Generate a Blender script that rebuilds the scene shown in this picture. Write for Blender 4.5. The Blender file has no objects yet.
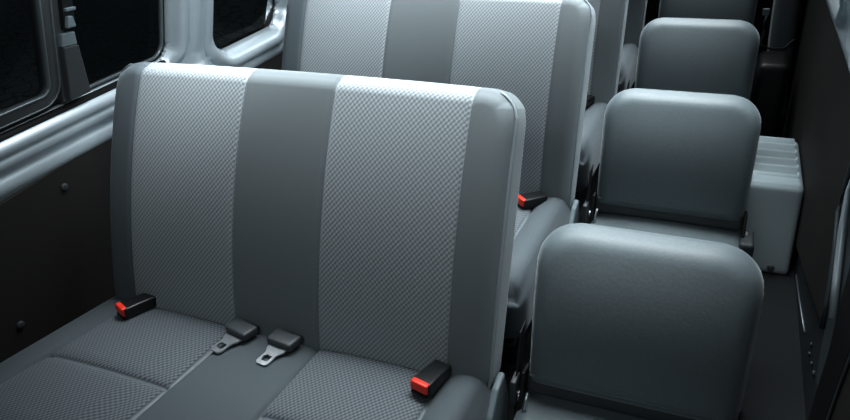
import bpy, bmesh, math, random
from math import sin, cos, pi, radians, exp, sqrt
from mathutils import Vector, Matrix
random.seed(4)
COL = bpy.context.scene.collection
W = 0.96            # bench width
PITCH = 0.737       # distance between rows
ROWS = 4
SEAMS = (0.084, 0.372, W-0.372, W-0.084)
TILT = math.atan2(0.211, 0.527)

# ------------------------------------------------------------------ materials
def nodes(name):
    m = bpy.data.materials.new(name); m.use_nodes = True
    nt = m.node_tree
    return m, nt, nt.nodes['Principled BSDF']
def N(nt, t, **k):
    n = nt.nodes.new(t)
    for a, b in k.items(): setattr(n, a, b)
    return n
def setin(b, **k):
    for a, v in k.items():
        a = a.replace('_', ' ')
        if a in b.inputs: b.inputs[a].default_value = v
def math_(nt, op, a, b=None):
    n = N(nt, 'ShaderNodeMath', operation=op)
    for i, v in enumerate((a, b)):
        if v is None: continue
        if isinstance(v, (int, float)): n.inputs[i].default_value = v
        else: nt.links.new(v, n.inputs[i])
    return n.outputs[0]
def bump(nt, b, h, strength, dist):
    bp = N(nt, 'ShaderNodeBump'); bp.inputs['Strength'].default_value = strength; bp.inputs['Distance'].default_value = dist
    nt.links.new(h, bp.inputs['Height']); nt.links.new(bp.outputs[0], b.inputs['Normal'])
def rgba(c): return (c[0], c[1], c[2], 1)
def simple(name, c, rough=.5, metal=0., noise=0., scale=200., nb=0., sheen=0., coat=0.):
    m, nt, b = nodes(name)
    setin(b, Base_Color=rgba(c), Roughness=rough, Metallic=metal, Sheen_Weight=sheen, Coat_Weight=coat)
    if sheen: b.inputs['Sheen Tint'].default_value = (.85, .95, 1, 1); b.inputs['Sheen Roughness'].default_value = .35
    if noise or nb:
        tc = N(nt, 'ShaderNodeTexCoord'); nz = N(nt, 'ShaderNodeTexNoise'); nz.inputs['Scale'].default_value = scale; nz.inputs['Detail'].default_value = 4
        nt.links.new(tc.outputs['Object'], nz.inputs['Vector'])
        mx = N(nt, 'ShaderNodeMix', data_type='RGBA')
        mx.inputs[6].default_value = rgba([v*(1-noise) for v in c]); mx.inputs[7].default_value = rgba([v*(1+noise) for v in c])
        nt.links.new(nz.outputs['Fac'], mx.inputs[0]); nt.links.new(mx.outputs[2], b.inputs['Base Color'])
        if nb: bump(nt, b, nz.outputs['Fac'], nb, .002)
    return m
def weave(name, light, dark, dx, dz):
    """two-tone diagonal dash weave running over UV coordinates given in metres"""
    m, nt, b = nodes(name)
    setin(b, Roughness=.75, Sheen_Weight=.25); b.inputs['Sheen Tint'].default_value = (.85, .95, 1, 1)
    tc = N(nt, 'ShaderNodeTexCoord'); sp = N(nt, 'ShaderNodeSeparateXYZ'); nt.links.new(tc.outputs['UV'], sp.inputs[0])
    u = math_(nt, 'MULTIPLY', sp.outputs[0], 2*pi/dx); v = math_(nt, 'MULTIPLY', sp.outputs[1], 2*pi/dz)
    a = math_(nt, 'SINE', math_(nt, 'ADD', u, v)); c = math_(nt, 'SINE', math_(nt, 'SUBTRACT', u, v))
    s = math_(nt, 'ADD', math_(nt, 'MULTIPLY', a, .35), math_(nt, 'MULTIPLY', c, .65))
    s = math_(nt, 'ADD', math_(nt, 'MULTIPLY', s, .75), .5)
    cl = N(nt, 'ShaderNodeClamp'); nt.links.new(s, cl.inputs[0])
    mx = N(nt, 'ShaderNodeMix', data_type='RGBA'); mx.inputs[6].default_value = rgba(dark); mx.inputs[7].default_value = rgba(light)
    nt.links.new(cl.outputs[0], mx.inputs[0]); nt.links.new(mx.outputs[2], b.inputs['Base Color'])
    bump(nt, b, cl.outputs[0], .2, .0012)
    return m
M = {}
M['plain'] = simple('charcoal_cloth', (.185, .215, .228), .8, noise=.10, scale=900, nb=.15, sheen=.3)
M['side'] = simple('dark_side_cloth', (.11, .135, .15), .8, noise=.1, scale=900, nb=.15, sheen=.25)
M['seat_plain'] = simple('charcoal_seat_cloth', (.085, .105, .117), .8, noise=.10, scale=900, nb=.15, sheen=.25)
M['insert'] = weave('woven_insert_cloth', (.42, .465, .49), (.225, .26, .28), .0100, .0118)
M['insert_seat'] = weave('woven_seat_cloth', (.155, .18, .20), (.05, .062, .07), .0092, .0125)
M['jump'] = simple('smooth_grey_vinyl', (.15, .185, .20), .5, noise=.14, scale=170, nb=.14, sheen=.45)
M['jump_dark'] = simple('dark_vinyl', (.05, .06, .066), .5, noise=.1, scale=200, nb=.1, sheen=.1)
M['pipe'] = simple('pale_piping', (.30, .35, .38), .5, sheen=.3)
M['stitch'] = simple('pale_stitching', (.17, .20, .215), .6)
M['metal'] = simple('silver_body_paint', (.52, .60, .645), .36, metal=.35, noise=.04, scale=40)
M['steel'] = simple('bright_steel', (.62, .66, .68), .3, metal=1.)
M['bracket'] = simple('grey_bracket_plastic', (.20, .25, .27), .4)
M['wheel'] = simple('teal_grey_plastic', (.38, .46, .49), .42, noise=.03, scale=60)
M['trim'] = simple('dark_brown_board', (.028, .026, .026), .75, noise=.3, scale=500, nb=.15)
M['trim_r'] = simple('dark_board', (.020, .020, .019), .75, noise=.2, scale=400, nb=.1)
M['carpet'] = simple('charcoal_carpet', (.018, .022, .024), .95, noise=.55, scale=260, nb=.5)
M['sill'] = simple('dark_painted_sill', (.035, .046, .05), .45, noise=.1, scale=120)
M['post'] = simple('grey_painted_post', (.10, .125, .135), .4, metal=.3)
M['rubber'] = simple('black_rubber', (.004, .005, .006), .6)
M['frame'] = simple('window_frame_grey', (.075, .083, .09), .33)
M['bead'] = simple('frame_bead', (.22, .26, .28), .3, metal=.5)
M['plastic'] = simple('black_plastic', (.012, .014, .016), .35, noise=.1, scale=300)
M['plastic_g'] = simple('grey_plastic', (.07, .08, .088), .4)
M['red'] = simple('red_button', (.80, .06, .035), .35)
M['red'].node_tree.nodes['Principled BSDF'].inputs['Emission Color'].default_value = (.8, .06, .03, 1)
M['dark'] = simple('black_metal', (.008, .009, .010), .5)
M['web'] = simple('black_webbing', (.012, .014, .016), .6, noise=.4, scale=900)
# tinted glass
m, nt, b = nodes('privacy_glass')
setin(b, Base_Color=(.55, .62, .63, 1), Roughness=.03, Transmission_Weight=1., IOR=1.1); M['glass'] = m
# ground outside: coarse dark asphalt with fine cracks
m, nt, b = nodes('asphalt'); setin(b, Roughness=.9)
tc = N(nt, 'ShaderNodeTexCoord'); vo = N(nt, 'ShaderNodeTexVoronoi', feature='DISTANCE_TO_EDGE'); vo.inputs['Scale'].default_value = 7
nz = N(nt, 'ShaderNodeTexNoise'); nz.inputs['Scale'].default_value = 5; nz.inputs['Detail'].default_value = 6
nt.links.new(tc.outputs['Object'], nz.inputs['Vector'])
mxv = N(nt, 'ShaderNodeMix', data_type='RGBA'); mxv.inputs[0].default_value = .12
nt.links.new(tc.outputs['Object'], mxv.inputs[6]); nt.links.new(nz.outputs['Color'], mxv.inputs[7]); nt.links.new(mxv.outputs[2], vo.inputs['Vector'])
rp = N(nt, 'ShaderNodeValToRGB'); rp.color_ramp.elements[0].color = (.05, .06, .062, 1); rp.color_ramp.elements[1].color = (.22, .27, .28, 1); rp.color_ramp.elements[1].position = .06
nt.links.new(vo.outputs['Distance'], rp.inputs[0]); nt.links.new(rp.outputs[0], b.inputs['Base Color']); M['asphalt'] = m

# ------------------------------------------------------------------ helpers
def link(name, me, mats, parent=None):
    o = bpy.data.objects.new(name, me); COL.objects.link(o)
    for mm in (mats if isinstance(mats, (list, tuple)) else [mats]): me.materials.append(mm)
    if parent: o.parent = parent
    return o
def from_bm(name, bm, mats, parent=None, smooth=True):
    bmesh.ops.recalc_face_normals(bm, faces=bm.faces)
    me = bpy.data.meshes.new(name); bm.to_mesh(me); bm.free()
    if smooth:
        for p in me.polygons: p.use_smooth = True
    return link(name, me, mats, parent)
def empty(name, loc=(0, 0, 0), label=None, cat=None, group=None, kind=None, rot=(0, 0, 0)):
    o = bpy.data.objects.new(name, None); COL.objects.link(o); o.location = loc; o.rotation_euler = rot
    o.empty_display_size = .05
    return tag(o, label, cat, group, kind)
def tag(o, label=None, cat=None, group=None, kind=None):
    if label: o['label'] = label
    if cat: o['category'] = cat
    if group: o['group'] = group
    if kind: o['kind'] = kind
    return o
def copy_tree(o, parent=None):
    c = o.copy(); COL.objects.link(c)
    if parent: c.parent = parent
    for ch in list(o.children): copy_tree(ch, c)
    return c
def lines(lo, hi, step, re=0., extra=()):
    s = set()
    n = max(2, int((hi-lo)/step))
    for i in range(n+1): s.add(round(lo+(hi-lo)*i/n, 5))
    if re:
        for k in range(1, 7):
            t = re*(1-math.tan(pi/4*(1-k/6.)))
            s.add(round(lo+t, 5)); s.add(round(hi-t, 5))
    for e in extra:
        s = {q for q in s if abs(q-e) > .0135}
        for d in (-.012, -.006, -.003, 0, .003, .006, .012): s.add(round(e+d, 5))
    out = sorted(s); res = [out[0]]
    for q in out[1:-1]:
        if q-res[-1] > .0012 and hi-q > .0012: res.append(q)
    res.append(out[-1]); return res
def box_grid(name, X, Y, Z, re, rc=0., plane='xz', disp=None, matf=None, uvf=None, mats=None, parent=None, rcb=None):
    """closed box grid whose edges are rounded by re and whose outline in `plane` is rounded by rc"""
    bm = bmesh.new(); vd = {}
    lo = Vector((X[0], Y[0], Z[0])); hi = Vector((X[-1], Y[-1], Z[-1]))
    src = []
    def v(i, j, k):
        key = (i, j, k)
        if key in vd: return vd[key]
        p = Vector((X[i], Y[j], Z[k])); p0 = p.copy()
        r = re
        q = Vector([min(max(p[a], lo[a]+r), hi[a]-r) for a in range(3)])
        d = p-q; L = d.length
        if not rc:
            if L > 1e-9: p = q+d*(max(abs(c) for c in d)/L)
        else:
            a, b_, n_ = {'xz': (0, 2, 1), 'xy': (0, 1, 2), 'yz': (1, 2, 0)}[plane]
            m2 = max(abs(d[a]), abs(d[b_])); L = sqrt(m2*m2+d[n_]**2)
            if L > 1e-9:
                f = max(m2, abs(d[n_]))/L; p = q+d*f
            rq = rcb if (rcb and p[b_] < (lo[b_]+hi[b_])/2) else rc
            qa = min(max(p[a], lo[a]+rq), hi[a]-rq); qb = min(max(p[b_], lo[b_]+rq), hi[b_]-rq)
            da, db = p[a]-qa, p[b_]-qb; L = sqrt(da*da+db*db)
            if L > 1e-9:
                f = max(abs(da), abs(db))/L; p[a] = qa+da*f; p[b_] = qb+db*f
        if disp: p = disp(p, p0)
        vd[key] = bm.verts.new(p); src.append(p0); return vd[key]
    nx, ny, nz = len(X)-1, len(Y)-1, len(Z)-1
    fs = []
    def face(ks, c):
        f = bm.faces.new([v(*k) for k in ks]); fs.append((f, c))
    for i in range(nx):
        for k in range(nz):
            c = ((X[i]+X[i+1])/2, None, (Z[k]+Z[k+1])/2)
            face([(i, 0, k), (i+1, 0, k), (i+1, 0, k+1), (i, 0, k+1)], (c[0], Y[0], c[2]))
            face([(i, ny, k), (i, ny, k+1), (i+1, ny, k+1), (i+1, ny, k)], (c[0], Y[-1], c[2]))
    for i in range(nx):
        for j in range(ny):
            c = ((X[i]+X[i+1])/2, (Y[j]+Y[j+1])/2)
            face([(i, j, 0), (i, j+1, 0), (i+1, j+1, 0), (i+1, j, 0)], (c[0], c[1], Z[0]))
            face([(i, j, nz), (i+1, j, nz), (i+1, j+1, nz), (i, j+1, nz)], (c[0], c[1], Z[-1]))
    for j in range(ny):
        for k in range(nz):
            c = ((Y[j]+Y[j+1])/2, (Z[k]+Z[k+1])/2)
            face([(0, j, k), (0, j, k+1), (0, j+1, k+1), (0, j+1, k)], (X[0], c[0], c[1]))
            face([(nx, j, k), (nx, j+1, k), (nx, j+1, k+1), (nx, j, k+1)], (X[-1], c[0], c[1]))
    if matf:
        for f, c in fs: f.material_index = matf(c)
    if uvf:
        inv = {vv: k for k, vv in vd.items()}
        uvl = bm.loops.layers.uv.new('uv')
        for f, c in fs:
            for l in f.loops:
                i, j, k = inv[l.vert]; l[uvl].uv = uvf(Vector((X[i], Y[j], Z[k])))
    return from_bm(name, bm, mats, parent)
def rbox(name, lo, hi, re, mats, parent=None, rc=0., plane='xz', seg=3, disp=None):
    def ln(a, b):
        r = re; s = [a]
        for k in range(1, seg): s.append(a+r*k/seg)
        s.append(a+r)
        if disp:
            n = max(1, int((b-a-2*r)/.02))
            for k in range(1, n): s.append(a+r+(b-a-2*r)*k/n)
        elif rc: 
            for k in range(1, 5): s.append(a+r+(max(rc-r, .001))*k/5); s.append(b-r-(max(rc-r, .001))*k/5)
        s.append(b-r)
        for k in range(1, seg): s.append(b-r+r*k/seg)
        s.append(b); s = sorted(set(round(q, 6) for q in s)); return s
    return box_grid(name, ln(lo[0], hi[0]), ln(lo[1], hi[1]), ln(lo[2], hi[2]), re, rc, plane, disp, mats=mats, parent=parent)
def tube(name, pts, r, mats, parent=None, n=8, closed=False, flat=1.):
    bm = bmesh.new(); rings = []; P = [Vector(p) for p in pts]; m_ = len(P)
    up = Vector((0, 0, 1))
    for i, p in enumerate(P):
        a = P[(i-1) % m_] if (closed or i) else p; b_ = P[(i+1) % m_] if (closed or i < m_-1) else p
        t = (b_-a).normalized(); s = t.cross(up)
        if s.length < .1: s = t.cross(Vector((0, 1, 0)))
        s.normalize(); u = s.cross(t)
        rings.append([bm.verts.new(p+s*(r*cos(2*pi*k/n))+u*(r*flat*sin(2*pi*k/n))) for k in range(n)])
    for i in range(m_ if closed else m_-1):
        A, B = rings[i], rings[(i+1) % m_]
        for k in range(n): bm.faces.new([A[k], A[(k+1) % n], B[(k+1) % n], B[k]])
    if not closed: bm.faces.new(rings[0]); bm.faces.new(rings[-1])
    return from_bm(name, bm, mats, parent)
def prism(name, pts, vec, mats, parent=None, bevel=0., smooth=False):
    """extrude a polygon (list of 3-D points) by vec"""
    bm = bmesh.new(); vs = [bm.verts.new(p) for p in pts]; f = bm.faces.new(vs)
    r = bmesh.ops.extrude_face_region(bm, geom=[f])
    bmesh.ops.translate(bm, vec=Vector(vec), verts=[g for g in r['geom'] if isinstance(g, bmesh.types.BMVert)])
    if bevel: bmesh.ops.bevel(bm, geom=list(bm.edges), offset=bevel, segments=2, affect='EDGES', profile=.5)
    return from_bm(name, bm, mats, parent, smooth)
def disc(name, c, axis, r, h, mats, parent=None, n=20, dome=.3):
    ax = Vector(axis).normalized(); s = ax.orthogonal().normalized(); u = ax.cross(s); c = Vector(c)
    bm = bmesh.new(); prev = None
    for (rr, hh) in ((r, 0), (r, h*.6), (r*.85, h*.9), (r*.4, h), ):
        ring = [bm.verts.new(c+ax*hh+s*(rr*cos(2*pi*k/n))+u*(rr*sin(2*pi*k/n))) for k in range(n)]
        if prev:
            for k in range(n): bm.faces.new([prev[k], prev[(k+1) % n], ring[(k+1) % n], ring[k]])
        else: bm.faces.new(ring)
        prev = ring
    bm.faces.new(prev)
    return from_bm(name, bm, mats, parent)
def gs(x, w): return exp(-(x/w)**2)

# ------------------------------------------------------------------ body shell
BX = 1.62; X0 = -.18; LEAN = .30; LEFT = -.16; RIGHT = 1.60
def lx(z): return X0+LEAN*max(0., z-.9)
def sdf(y, z, r):
    y0, y1, z0, z1, rr = r
    cy, cz, hy, hz = (y0+y1)/2, (z0+z1)/2, (y1-y0)/2-rr, (z1-z0)/2-rr
    dy, dz = abs(y-cy)-hy, abs(z-cz)-hz
    return sqrt(max(dy, 0)**2+max(dz, 0)**2)+min(max(dy, dz), 0)-rr
WIN = [(-1.35, .575, .905, 1.50, .05), (.752, 1.150, .843, 1.46, .085), (1.42, 2.75, .86, 1.46, .09)]
def wall_sheet(name, side):
    bm = bmesh.new(); h = .009
    Z0 = .66 if side < 0 else .785; Yn = int(4.55/h); Zn = int((1.62-Z0)/h); g = {}
    def depth(y, z):
        d = (.013*gs(z-.793, .014) if side < 0 else 0)+.014*gs(z-.845, .012)*(1 if y < .66 else max(0, 1-(y-.66)/.06)) - .02*gs(z-.885, .012)*(1 if y < .6 else 0)
        for n, r in enumerate(WIN):
            s = sdf(y, z, r)
            if s < .12:
                w = .010 if n == 0 else .016
                fade = 1 if side < 0 else min(1, max(0, (z-.80)/.05))
                d += fade*.026*gs(s-.030, w)-fade*.020*(1 if s < .006 else gs(s-.006, .008))
                if side > 0: continue
                if n: d += .012*gs(s-.072, .016)-.010*gs(s-.052, .008)
        if side > 0: return d*min(1, max(0, (z-.80)/.04))+.012*gs(z-.815, .014)
        d += .032*gs(y-.650, .030)*(1 if z > .8 else 0)-.012*gs(y-.703, .010)+.01*gs(y-1.30, .05)
        return d
    for i in range(Yn+1):
        for k in range(Zn+1):
            y = -1.5+i*h; z = Z0+k*h
            for r in WIN:
                s = sdf(y, z, r)
                if abs(s) < .62*h:
                    e = 1e-4; gy = (sdf(y+e, z, r)-s)/e; gz = (sdf(y, z+e, r)-s)/e
                    y -= gy*s; z -= gz*s
            x = lx(z)+depth(y, z)
            if side > 0: x = RIGHT-(lx(z)-LEFT)-.0-depth(y, z)+0.0
            g[i, k] = bm.verts.new((x, y, z))
    for i in range(Yn):
        for k in range(Zn):
            q = [g[i, k], g[i+1, k], g[i+1, k+1], g[i, k+1]]
            c = sum((v.co for v in q), Vector())/4
            if min(sdf(c.y, c.z, r) for r in WIN) < 0: continue
            bm.faces.new(q)
    for v_ in [v_ for v_ in bm.verts if not v_.link_faces]: bm.verts.remove(v_)
    o = from_bm(name, bm, M['metal']); tag(o, kind='structure')
    sol = o.modifiers.new('t', 'SOLIDIFY'); sol.thickness = .012; sol.offset = 1 if side > 0 else -1
    return o
wall_sheet('wall_left', -1)
wall_sheet('wall_right', 1)

def slab(name, lo, hi, mat, kind='structure', parent=None, bevel=.003):
    pts = [(lo[0], lo[1], lo[2]), (hi[0], lo[1], lo[2]), (hi[0], hi[1], lo[2]), (lo[0], hi[1], lo[2])]
    o = prism(name, pts, (0, 0, hi[2]-lo[2]), mat, parent, bevel=bevel)
    if kind and not parent: tag(o, kind=kind)
    return o
slab('floor', (LEFT-.06, -1.5, -.05), (RIGHT+.08, 3.05, 0), M['carpet'])
slab('wall_rear', (LEFT-.05, 3.05, -.05), (RIGHT+.08, 3.10, 1.62), M['trim_r'])
# lower trim boards
def board(name, side):
    if side < 0:
        pts = [(LEFT, -1.5, 0), (LEFT, 3.05, 0), (LEFT, 3.05, .800), (LEFT, .40, .800), (LEFT, -.10, .766), (LEFT, -1.5, .745)]
        return tag(prism(name, pts, (-.014, 0, 0), M['trim'], bevel=.003), kind='structure')
    pts = [(BX, 3.05, 0.0), (BX, 3.05, .80), (BX, 1.9, .796), (BX, 1.13, .783), (BX, .80, .778), (BX, .835, .647), (BX, .845, .60), (BX, .84, .526), (BX, .757, .46), (BX, .69, .356), (BX, .672, .285), (BX, .80, .245), (BX, 1.018, .187), (BX, 1.294, .119), (BX, 1.8, 0)]
    return tag(prism(name, pts, (.010, 0, 0), M['trim_r'], bevel=.003), kind='structure')
bl = board('trim_1', -1); board('trim_2', 1)
# right body side: lower sill metal, door post, weather seal and the sliding door
pts = [(1.635, 3.0, 0), (1.635, 3.0, .84), (1.635, .40, .84), (1.635, .40, 0)]
tag(prism('trim_3', pts, (.02, 0, 0), M['sill']), kind='structure')
post = prism('trim_4', [(1.624, .86, .80), (1.624, .48, .80), (1.624, .46, .50), (1.624, .45, .16), (1.624, .60, .17), (1.624, .66, .27), (1.624, .70, .356), (1.624, .77, .45), (1.624, .86, .52)], (.01, 0, 0), M['post'], bevel=.003)
tag(post, kind='structure')
pr = tube('trim_5', [(1.618, .66, .285), (1.618, .678, .356), (1.618, .745, .46), (1.618, .825, .53), (1.618, .83, .60), (1.618, .815, .66), (1.618, .79, .78)], .006, M['post'], n=10)
tag(pr, kind='structure')
pr = tube('trim_11', [(1.612, .56, .39), (1.612, .63, .47), (1.612, .70, .55), (1.612, .73, .64), (1.612, .73, .79)], .009, M['metal'], n=10)
tag(pr, kind='structure')
pts = [(1.600, .50, .80), (1.600, .493, .591), (1.600, .485, .498), (1.600, .463, .374), (1.600, .467, .264), (1.600, .467, .153), (1.600, .46, .0), (1.600, .32, .0), (1.600, .319, .302), (1.600, .312, .409), (1.600, .30, .502), (1.600, .30, .80)]
seal = prism('trim_6', pts, (.04, 0, 0), M['rubber'], bevel=.008); tag(seal, kind='structure')
d1 = prism('door_1', [(1.606, -1.5, 0), (1.606, .318, 0), (1.606, .317, .302), (1.606, .310, .409), (1.606, .298, .502), (1.606, .298, .80), (1.606, -1.5, .80)], (.03, 0, 0), M['trim'], bevel=.004)
tag(d1, kind='structure')
tb = tube('trim_7', [(1.602, .298, .80), (1.602, .298, .502), (1.602, .310, .409), (1.602, .317, .302), (1.602, .318, .0)], .003, M['bead'], n=6); tag(tb, kind='structure')
# sill step plate on the floor by the right wall
tb = tube('trim_8', [(1.633, .92, .068), (1.633, 1.12, .042), (1.633, 1.28, .030)], .003, M['bead'], n=6); tag(tb, kind='structure')
for (x, y, z, r_, lab) in ((1.624, .66, .40, .010, 'round bolt head on the grey door post, at the side of the dark board'),
                     (1.635, .794, .124, .007, 'uppermost of the small bolt heads low on the dark sill'),
                     (1.635, .785, .098, .007, 'second small bolt head from the top, low on the dark sill'),
                     (1.635, .73, .110, .006, 'third small bolt head from the top, low on the dark sill'),
                     (1.635, .680, .120, .008, 'small bolt head on the sill nearest the black door seal')):
    tag(disc('bolt', (x, y, z), (-1, 0, 0), r_, .006, M['plastic_g'], n=10), lab, 'bolt', 'bolt heads on the right door post and sill')
# push clips in left board
for i, (y, z) in enumerate(((.097, .727), (-.138, .477))):
    o = disc('trim_clip', (LEFT, y, z), (1, 0, 0), .010, .006, M['plastic_g'], n=14)
    tag(o, ['round plastic push clip near the top edge of the left board', 'round plastic push clip low on the left board beside the cushion'][i], 'clip', 'push clips in the left board')
# ground outside
gp = slab('ground', (-70, -70, -.72), (70, 70, -.70), M['asphalt'], bevel=0)

# windows -------------------------------------------------------------
def L3(y, z, off=0.): return Vector((lx(z)+off, y, z))
def R3(y, z, off=0.): return Vector((RIGHT-(lx(z)-LEFT)-off, y, z))
def rr_pts(r, n=7):
    y0, y1, z0, z1, rr = r; out = []
    for (cy, cz, a0) in ((y1-rr, z1-rr, 0), (y0+rr, z1-rr, 90), (y0+rr, z0+rr, 180), (y1-rr, z0+rr, 270)):
        for k in range(n):
            a = radians(a0+90*k/(n-1)); out.append((cy+rr*cos(a), cz+rr*sin(a)))
    return out
def ring(name, r, w, off0, off1, mat, parent, f=L3, rin=None):
    """rounded rectangular frame: outer rect r, width w, between two depths"""
    y0, y1, z0, z1, rr = r
    A = rr_pts(r); B = rr_pts((y0+w, y1-w, z0+w, z1-w, rin if rin else max(rr-w, .008)))
    bm = bmesh.new(); R = []
    c = min(.004, w*.25)
    A2 = rr_pts((y0+c, y1-c, z0+c, z1-c, max(rr-c, .008))); B2 = rr_pts((y0+w-c, y1-w+c, z0+w-c, z1-w+c, (rin if rin else max(rr-w, .008))+c))
    for P_, off in ((A, off0), (A, off1-c), (A2, off1), (B2, off1), (B, off1-c), (B, off0)):
        R.append([bm.verts.new(f(y, z, off)) for y, z in P_])
    n = len(A)
    for a in range(6):
        U, V = R[a], R[(a+1) % 6]
        for k in range(n): bm.faces.new([U[k], U[(k+1) % n], V[(k+1) % n], V[k]])
    return from_bm(name, bm, mat, parent)
def pane(name, r, off, parent, f=L3):
    bm = bmesh.new()
    A = [bm.verts.new(f(y, z, off)) for y, z in rr_pts(r)]
    bm.faces.new(A)
    return from_bm(name, bm, M['glass'], parent, smooth=False)
def window(n, r, f=L3):
    w = empty('window_%d' % n, f(r[0], r[2]), kind='structure'); 
    return w
def keep(o, w): # keep world placement under a moved empty
    o.location = -w.location
w1 = window(1, WIN[0])
r0 = WIN[0]
for o in (ring('window_frame', (r0[0], r0[1], r0[2], r0[3], .05), .006, -.035, -.022, M['rubber'], w1),
          ring('sliding_frame', (-1.32, .186, .915, 1.49, .055), .034, -.03, .000, M['frame'], w1, rin=.022),
          ring('glazing_bead', (-1.289, .155, .946, 1.459, .028), .005, -.02, .004, M['bead'], w1, rin=.022),
          ring('outer_bead', (-1.318, .184, .917, 1.487, .054), .004, -.02, .003, M['bead'], w1, rin=.050),
          ring('fixed_frame', (.180, .573, .908, 1.49, .045), .009, -.034, -.018, M['bead'], w1, rin=.038),
          pane('sliding_pane', (-1.295, .16, .94, 1.47, .02), -.018, w1),
          pane('fixed_pane', (.186, .573, .91, 1.49, .04), -.028, w1)): keep(o, w1)
for i in (1, 2):
    w = window(1+i, WIN[i])
    keep(pane('pane', tuple(a+b for a, b in zip(WIN[i], (-.01, .01, -.01, .01, 0))), -.026, w), w)
    keep(ring('window_seal', tuple(a+b for a, b in zip(WIN[i], (-.002, .002, -.002, .002, 0))), .008, -.03, -.016, M['rubber'], w), w)
for i in range(3):
    w = window(4+i, WIN[i], R3)
    keep(pane('pane', tuple(a+b for a, b in zip(WIN[i], (-.01, .01, -.01, .01, 0))), -.026, w, R3), w)
    keep(ring('window_seal', tuple(a+b for a, b in zip(WIN[i], (-.002, .002, -.002, .002, 0))), .008, -.03, -.016, M['rubber'], w, R3), w)
# window gasket strip below window 1
g = tube('trim_10', [L3(-1.45, .893, -.004), L3(.56, .893, -.004)], .011, M['rubber'], n=8); tag(g, kind='structure')
# latch on the mullion between the panes
lt = empty('window_latch', L3(.215, .93), 'dark plastic latch and tapering cover on the bar between window panes', 'latch')
def quadprism(name, q, off0, off1, mat, par, bev=.003):
    # q: four (y,z); build between two depths, front
    a = [L3(y, z, off0) for y, z in q]; b_ = [L3(y, z, off1) for y, z in q]
    bm = bmesh.new(); A = [bm.verts.new(p) for p in a]; B = [bm.verts.new(p) for p in b_]
    bm.faces.new(A); bm.faces.new(B[::-1])
    for k in range(4): bm.faces.new([A[k], B[k], B[(k+1) % 4], A[(k+1) % 4]])
    bmesh.ops.recalc_face_normals(bm, faces=bm.faces)
    bmesh.ops.bevel(bm, geom=list(bm.edges), offset=bev, segments=2, affect='EDGES', profile=.5)
    o = from_bm(name, bm, mat, par, smooth=False); keep(o, par); return o
quadprism('cover', [(.196, .915), (.262, .915), (.236, 1.045), (.192, 1.050)], -.01, .016, M['frame'], lt)
quadprism('cover_cap', [(.192, 1.050), (.236, 1.045), (.232, 1.078), (.194, 1.082)], -.01, .012, M['bracket'], lt)
quadprism('mullion', [(.188, .91), (.215, .91), (.215, 1.47), (.188, 1.47)], -.03, -.002, M['frame'], lt)
quadprism('latch_body', [(.204, 1.088), (.236, 1.086), (.234, 1.17), (.204, 1.17)], -.01, .012, M['plastic'], lt)
quadprism('latch_lever', [(.204, 1.092), (.230, 1.090), (.222, 1.118), (.208, 1.119)], .008, .022, M['bracket'], lt)
quadprism('latch_tab', [(.206, 1.130), (.234, 1.128), (.234, 1.136), (.206, 1.138)], .008, .020, M['bracket'], lt, .002)

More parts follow.
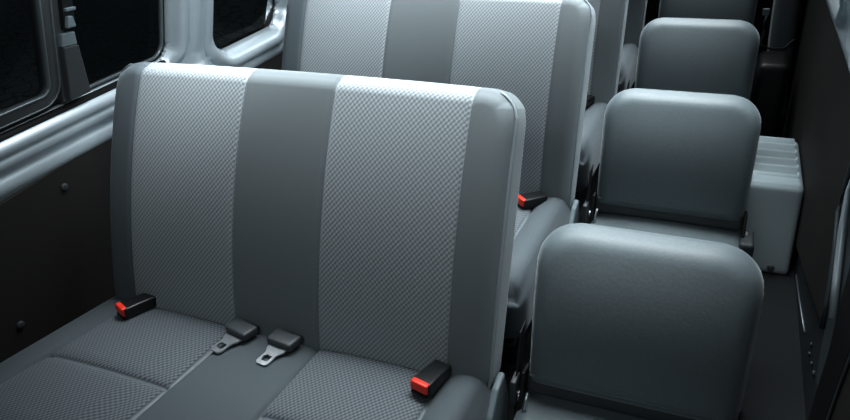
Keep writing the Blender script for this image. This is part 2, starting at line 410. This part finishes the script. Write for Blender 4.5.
# ------------------------------------------------------------------ bench seat
def make_bench():
    root = empty('bench_seat')
    root['group'] = 'double bench seats along the left wall'; root['category'] = 'seat'
    # --- backrest (local: front face y=0, z up), later tilted
    H = .577
    bx = lines(0, W, .03, .034, SEAMS); bz = lines(-.05, H, .03, .034); by = lines(0, .115, .03, .034)
    def disp(p, p0):
        fx = (p0.x/W)*2-1; fz = (p0.z+.05)/(H+.05)*2-1
        front = max(0., 1-p0.y/.06)
        p.y -= front*((.010*(1-fx**4)+.026)*(1-fz*fz) if abs(fz) < 1 else 0)
        k = sum(gs(p0.x-s, .0045) for s in SEAMS)
        edge = min(p0.x, W-p0.x, H-p0.z)
        p.y += front*.0045*k*(1 if edge > -.01 else 0)
        if p0.z > H-.05: p.z -= .004*k*(1-abs(p0.y/.115))
        # the top edge dips slightly to the outer corners
        p.z -= .006*max(0, fz)**3*fx*fx
        return p
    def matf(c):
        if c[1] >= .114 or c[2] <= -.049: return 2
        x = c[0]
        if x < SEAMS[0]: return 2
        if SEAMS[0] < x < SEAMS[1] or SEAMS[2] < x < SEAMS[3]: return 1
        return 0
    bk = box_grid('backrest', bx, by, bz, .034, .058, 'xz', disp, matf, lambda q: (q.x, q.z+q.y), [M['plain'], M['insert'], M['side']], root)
    T = Matrix.Translation((0, 0, .492)) @ Matrix.Rotation(-TILT, 4, 'X')
    bk.matrix_local = T
    # stitched seam lines (sub-part) and gusset piping
    def outline(off, y, lo=-.04):
        pts = []
        for k in range(0, 9): pts.append((W-off, y, lo+(H-.06-lo)*k/8.))
        for k in range(1, 9):
            a = radians(90*k/8.); pts.append((W-.058+(.058-off)*cos(a), y, H-.058+(.058-off)*sin(a)-.006))
        return pts
    right = [(x, y-.66*.026*(1-((z+.05)/(H+.05)*2-1)**2), z) for x, y, z in outline(.0018, .0205)][:-2]
    tube('piping', right, .0030, M['pipe'], bk, n=6)
    left = [(W-x, y, z) for x, y, z in right]
    tube('piping', left, .0025, M['side'], bk, n=6)
    # --- cushion
    s2 = (.075, .372, W-.372, W-.090)
    cx0, cx1 = -.035, W+.005
    cxl = lines(cx0, cx1, .03, .04, s2); cyl = lines(-.50, .05, .03, .04, (-.226,)); czl = lines(-.155, 0, .03, .04)
    def cd(p, p0):
        top = max(0., (p0.z+.06)/.06) if p0.z > -.06 else 0.
        k = sum(gs(p0.x-s, .0045) for s in s2)
        inner = s2[0] < p0.x < s2[3]
        k2 = gs(p0.y+.226, .0055) if (s2[0] < p0.x < s2[1] or s2[2] < p0.x < s2[3]) else 0
        p.z -= top*(.005*k+.007*k2)
        # gentle puff of each panel
        seams = (cx0,)+s2+(cx1,)
        for a, b_ in zip(seams[:-1], seams[1:]):
            if a <= p0.x <= b_:
                t = (p0.x-a)/(b_-a); p.z += top*.007*(4*t*(1-t))**.6*(1. if inner else 1.8)
        if s2[0] < p0.x < s2[1] or s2[2] < p0.x < s2[3]:
            t = (p0.y+.50)/.274 if p0.y < -.226 else (p0.y+.226)/.276
            t = min(max(t, 0), 1); p.z += top*.006*(4*t*(1-t))**.6
        if p0.x > s2[3]: p.z += top*.012*min(1, (p0.x-s2[3])/.04)
        if p0.x < s2[0]: p.z -= top*.020*((s2[0]-p0.x)/.12)**1.5
        p.z += -.111*min(p0.y, 0)*1.0 if p0.y < 0 else 0
        p.x += (-.025 if p0.x < .3 else 0.)*max(0, -p0.y/.3)*max(0, 1-abs(p0.x-s2[0])/.5)
        # front nose rolls down
        if p0.y < -.40: p.z -= top*.05*((-.40-p0.y)/.10)**2
        return p
    def cm(c):
        if c[2] < -.03 and c[1] > -.45: return 0 if c[0] > .5 else 2
        x = c[0]
        if c[2] > -.01 and (any(0 < (x-s)*g_ < .003 for s, g_ in zip(s2, (1, -1, 1, -1))) or ((s2[0] < x < s2[1] or s2[2] < x < s2[3]) and -.226 < c[1] < -.223)): return 3
        if s2[0] < x < s2[1] or s2[2] < x < s2[3]: return 1
        if x < s2[0]: return 2
        return 0
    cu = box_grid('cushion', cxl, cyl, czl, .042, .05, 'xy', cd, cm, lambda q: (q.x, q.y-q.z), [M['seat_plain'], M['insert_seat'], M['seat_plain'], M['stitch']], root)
    cu.location = (0, 0, .492)
    # base, legs, recliner covers
    rbox('seat_base', (.02, -.44, .27), (W-.03, .06, .345), .012, M['dark'], root)
    for x in (.10, W-.16):
        for y in (-.38, .0):
            rbox('leg', (x, y, 0), (x+.05, y+.05, .28), .008, M['dark'], root)
    def cover(name, x, mat):
        pts = [(x, .060, .485), (x, .015, .480), (x, -.030, .445), (x, -.060, .40), (x, -.075, .30), (x, .06, .28), (x, .085, .40)]
        return prism(name, pts, (.015, 0, 0), mat, root, bevel=.005)
    cover('recliner_cover', W+.002, M['bracket']); cover('recliner_cover', -.024, M['plastic'])
    # pale stitching along the cushion cross seam
    return root
bench = make_bench()
BL = ['nearest grey double bench seat with woven light grey insert panels', 'second grey double bench seat, right behind the nearest bench',
      'third grey double bench seat from the front, only its right edge showing', 'rearmost grey double bench seat, a thin strip of it beyond the third']
for r in range(ROWS):
    o = bench if r == 0 else copy_tree(bench)
    o.location = (0, r*PITCH, 0); o['label'] = BL[r]

# ------------------------------------------------------------------ belt hardware
def make_buckle():
    root = empty('seat_belt_buckle'); root['category'] = 'seat belt buckle'; root['group'] = 'red-button seat belt buckles'
    # local +y = from the button end backwards
    def d(p, p0):
        t = p0.y/.078
        p.x *= 1-.18*t; p.z *= 1-.10*t
        return p
    b_ = rbox('housing', (-.023, 0, 0), (.023, .080, .031), .006, M['plastic'], root, disp=d)
    bt = rbox('button', (-.0195, -.0045, .010), (.0195, .010, .0315), .004, M['red'], root)
    rbox('slot', (-.0175, -.0045, .002), (.0175, .004, .0085), .0015, M['rubber'], root)
    tube('stalk', [(0, .07, .012), (0, .095, .008), (0, .13, -.01), (0, .15, -.04)], .011, M['web'], root, flat=.35)
    return root
bk0 = make_buckle()
bk_spots = [((.104, -.068, .510), -22, 'black buckle with red button at the left end of the nearest bench'),
            ((.851, -.080, .514), -14, 'black buckle with red button at the right end of the nearest bench'),
            ((.838, .668, .508), -42, 'black buckle with red button on the second bench, half hidden by the nearest backrest'),
            ((.853, PITCH*2-.07, .516), -18, 'black buckle with red button on the third bench')]
for i, (l, rz, lab) in enumerate(bk_spots):
    o = bk0 if i == 0 else copy_tree(bk0)
    o.location = l; o.rotation_euler = (radians(-4), 0, radians(rz)); o['label'] = lab
def make_tongue():
    root = empty('seat_belt_tongue'); root['category'] = 'seat belt tongue'; root['group'] = 'seat belt tongues on the nearest bench'
    def d(p, p0):
        p.x *= 1+.1*(p0.y/.04); return p
    rbox('grip', (-.032, 0, 0), (.032, .040, .020), .006, M['plastic_g'], root, disp=d)
    # steel plate with a slot
    bm = bmesh.new()
    out = [(-.024, .004), (-.022, -.010), (-.015, -.020), (-.015, -.050), (-.010, -.056), (.010, -.056), (.015, -.050), (.015, -.020), (.022, -.010), (.024, .004)]
    inn = [(-.006, -.030), (-.006, -.030), (-.006, -.032), (-.006, -.042), (-.005, -.045), (.005, -.045), (.006, -.042), (.006, -.032), (.006, -.030), (.006, -.030)]
    inn = [(-.0075, -.028), (-.009, -.031), (-.009, -.036), (-.009, -.042), (-.005, -.045), (.005, -.045), (.009, -.042), (.009, -.036), (.009, -.031), (.0075, -.028)]
    for z in (0.002, .006):
        A = [bm.verts.new((x, y, z)) for x, y in out]; B = [bm.verts.new((x, y, z)) for x, y in inn]
        for k in range(10): bm.faces.new([A[k], A[(k+1) % 10], B[(k+1) % 10], B[k]])
        if z < .004: A0, B0 = A, B
    for P_, Q in ((A0, A), (B0, B)):
        for k in range(10): bm.faces.new([P_[k], P_[(k+1) % 10], Q[(k+1) % 10], Q[k]])
    from_bm('latch_plate', bm, M['steel'], root, smooth=False)
    tube('webbing', [(0, .03, .010), (0, .05, .006), (0, .075, -.03)], .021, M['web'], root, flat=.12)
    return root
tg = make_tongue()
for i, (l, rz, lab) in enumerate([((.402, -.046, .509), -14, 'grey-black belt tongue with slotted steel plate, nearer the left buckle'),
                                  ((.514, -.048, .509), -8, 'grey-black belt tongue with slotted steel plate, nearer the right buckle')]):
    o = tg if i == 0 else copy_tree(tg)
    o.location = l; o.rotation_euler = (radians(0), 0, radians(rz)); o['label'] = lab

# ------------------------------------------------------------------ fold-down aisle seats
def make_jump():
    root = empty('aisle_seat'); root['category'] = 'seat'; root['group'] = 'fold-down aisle seats'
    x0, x1 = 1.010, 1.416; H = .347; t = math.atan2(.104, .341)
    X = lines(x0, x1, .025, .04); Y = lines(0, .085, .03, .036); Z = lines(0, H, .025, .04)
    def d(p, p0):
        fx = (p.x-x0)/(x1-x0)*2-1; fz = p.z/H*2-1
        fr = max(0, 1-p0.y/.05)
        p.y -= fr*(.014*max(0, 1-abs(fx)**3)+.020)*max(0, 1-fz*fz)
        w = .006*(p0.z/H-.5)     # a touch wider at the top
        p.x += fx*w
        return p
    bk = box_grid('backrest', X, Y, Z, .040, .082, 'xz', d, None, None, [M['jump']], root, rcb=.022)
    T = Matrix.Translation((0, .086, .440)) @ Matrix.Rotation(-t, 4, 'X')
    bk.matrix_local = T
    # square lower corners: skirt below the seam
    sk = rbox('lower_band', (x0+.004, .008, -.016), (x1-.006, .070, .030), .010, M['jump_dark'], root)
    sk.matrix_local = T
    tube('piping', [(x0+.012, -.002, .031), (x0+.1, -.010, .031), (x1-.1, -.010, .031), (x1-.012, -.002, .031)], .0022, M['jump'], bk, n=6)
    # cushion
    X = lines(x0-.008, x1+.004, .03, .03); Y = lines(-.33, .150, .03, .03); Z = lines(.325, .412, .03, .03)
    def d2(p, p0):
        fx = (p0.x-x0)/(x1-x0)*2-1
        if p0.z > .38: p.z += .010*max(0, 1-fx*fx)
        if p0.y < 0: p.z -= p0.y*.06
        return p
    box_grid('cushion', X, Y, Z, .028, .045, 'xy', d2, None, None, [M['jump']], root)
    # hinges
    for x, s in ((x0-.004, -1), (x1-.006, 1)):
        h = prism('hinge', [(x, .040, .34), (x, .105, .34), (x, .125, .47), (x, .085, .48), (x, .060, .42)], (.008, 0, 0), M['dark'] if s > 0 else M['dark'], root, bevel=.002)
        disc('hinge_pin', (x+(.008 if s > 0 else 0), .085, .415), (s, 0, 0), .012, .010, M['steel'], h, n=14)
    tube('lock_rod', [(x0+.010, .048, .400), (x0+.012, .052, .425), (x0+.016, .060, .452)], .004, M['steel'], root, n=8)
    rbox('hinge_cover', (x1-.010, .025, .29), (x1+.028, .115, .422), .010, M['jump_dark'], root)
    # pedestal and legs
    rbox('seat_frame', (x0+.02, -.28, .28), (x1-.02, .08, .318), .008, M['dark'], root)
    for x in (x0+.03, x1-.07):
        tube('leg', [(x+.02, .06, .29), (x+.02, .02, .15), (x+.02, .03, .0)], .014, M['dark'], root)
        tube('leg', [(x+.02, -.26, .29), (x+.02, -.20, .15), (x+.02, -.20, .0)], .014, M['dark'], root)
    return root
jp = make_jump()
JL = ['nearest fold-down aisle seat with rounded smooth grey backrest', 'second aisle seat from the front, beside the ribbed wheel cover',
      'third aisle seat from the front with rounded grey backrest', 'rearmost aisle seat, cut off by the top of the picture']
for r in range(ROWS):
    o = jp if r == 0 else copy_tree(jp)
    o.location = (0, r*PITCH+(-.010, .018, .040, .04)[r], 0); o['label'] = JL[r]
# loose black belts hanging in the gap beside the aisle seats
for r in range(3):
    y = r*PITCH
    e = empty('lap_belt', (.995, y+.09, .44), ['black lap belt hanging left of the nearest aisle seat', 'black lap belt hanging left of the second aisle seat', 'black lap belt hanging left of the third aisle seat'][r], 'seat belt', 'lap belts beside the aisle seats')
    L_ = [(.03, .12), (.01, .05), (-.02, -.02), (.0, -.10), (.04, -.20)]
    pts = [(0, a-.02, b) for a, b in L_]+[(0, a+.02, b) for a, b in L_[::-1]]
    prism('webbing', pts, (.003, 0, 0), M['web'], e, bevel=.0008)
    rbox('clasp', (-.006, -.040, -.03), (.006, -.004, .03), .003, M['plastic_g'], e)

# ------------------------------------------------------------------ wheel-arch cover with ribs
wc = empty('wheel_cover', (1.5, 1.6, 0), 'pale teal-grey wheel-arch cover with ribbed step top by the right wall', 'cover')
X = lines(-.06, .117, .03, .02); Y = lines(-.20, .20, .006); Z = lines(.0, .30, .02, .02)
def wd(p, p0):
    t = p0.z/.30
    if p0.y < 0: p.y -= (1-t)*.10*min(1, -p0.y/.2)
    if p0.z > .28:
        if -.13 < p0.y < .19 and -.05 < p0.x < .10:
            p.z += .011*(abs(((p0.y+.13) % .064)/.064*2-1)*2-1)
    return p
box_grid('cover_shell', X, Y, Z, .022, .0, 'xy', wd, None, None, [M['wheel']], wc)
disc('fixing', (.055, -.302, .03), (0, -1, .3), .012, .008, M['plastic_g'], wc, n=12)

# ------------------------------------------------------------------ folded side seat at the back right
fs = empty('folded_side_seat', (1.555, 2.44, 0), 'dark folded-up rear side seat against the right wall with a metal catch', 'seat')
def fd(p, p0):
    t = (p0.z-.12)/.70
    p.y += .10*t; p.x += .035*(1-t)-.01*sin(pi*min(max(t, 0), 1)); return p
rbox('backrest', (-.065, .0, .12), (.032, .20, .82), .03, M['side'], fs, rc=0, disp=fd)
rbox('cushion', (-.105, -.26, .10), (.02, -.04, .46), .03, M['dark'], fs)
tube('catch', [(-.098, .0, .47), (-.092, -.005, .52), (-.10, .0, .57), (-.086, .01, .62)], .005, M['steel'], fs)
rbox('catch_plate', (-.112, -.012, .60), (-.085, .005, .63), .003, M['bracket'], fs)
tube('strap', [(-.10, -.01, .47), (-.05, -.015, .455), (.0, -.01, .46), (.035, -.01, .50)], .005, M['web'], fs)

# ------------------------------------------------------------------ camera, light, world
cam = bpy.data.cameras.new('camera'); co = bpy.data.objects.new('camera', cam); COL.objects.link(co)
yaw, pit, rol = radians(24.456), radians(29.809), radians(-4.346)
F = Vector((-sin(yaw)*cos(pit), cos(yaw)*cos(pit), -sin(pit))); R = Vector((cos(yaw), sin(yaw), 0)); U = R.cross(F)
R2 = R*cos(rol)+U*sin(rol); U2 = -R*sin(rol)+U*cos(rol)
mt = Matrix((R2, U2, -F)).transposed().to_4x4(); mt.translation = Vector((1.281, -.937, 1.465)); co.matrix_world = mt
cam.sensor_fit = 'HORIZONTAL'; cam.sensor_width = 36; cam.lens = 689.535/850*36; cam.clip_start = .02
bpy.context.scene.camera = co
def area(name, loc, target, sx, sy, power, color=(1, 1, 1), spread=180):
    l = bpy.data.lights.new(name, 'AREA'); l.shape = 'RECTANGLE'; l.size = sx; l.size_y = sy; l.energy = power; l.color = color; l.spread = radians(spread)
    o = bpy.data.objects.new(name, l); COL.objects.link(o); o.location = loc
    o.rotation_euler = (Vector(target)-Vector(loc)).to_track_quat('-Z', 'Y').to_euler(); return o
COOL = (.94, .98, 1.0)
for r in range(4):
    area('row_fill_light', (.70, r*PITCH+.38, 1.50), (.70, r*PITCH+.06, .4), 1.40, .34, [7, 8, 7, 5][r], COOL, 80)  # added fill above each row for the backrest gradient, no roof fixture
ls = area('side_rim_fill', (1.30, .95, 1.58), (.85, .95, .7), .22, 2.6, 4.5, COOL, 120)  # added rim fill for right-hand seat edges, not a fixture of the van
area('front_fill_light', (.8, -1.9, 2.3), (.75, .25, .95), 1.6, .5, 2.0, COOL, 60)  # added front fill for the seat faces, no windscreen is modelled
area('left_metal_light', (.95, .10, 1.66), (-.15, .70, 1.0), .9, .12, 1.9, COOL, 60)  # added only to brighten the left pillar and wall metal
area('rear_rim_fill', (.7, 3.6, 2.3), (.7, 1.0, .7), 1.6, .5, 16, COOL)  # added rim fill from above and behind, the rear wall has no glass
w = bpy.data.worlds.new('world'); bpy.context.scene.world = w; w.use_nodes = True
w.node_tree.nodes['Background'].inputs[0].default_value = (.55, .66, .72, 1); w.node_tree.nodes['Background'].inputs[1].default_value = .035
bpy.context.scene.view_settings.view_transform = 'Standard'
bpy.context.scene.view_settings.look = 'None'
bpy.context.scene.view_settings.gamma = .80
bpy.context.scene.view_settings.exposure = .15
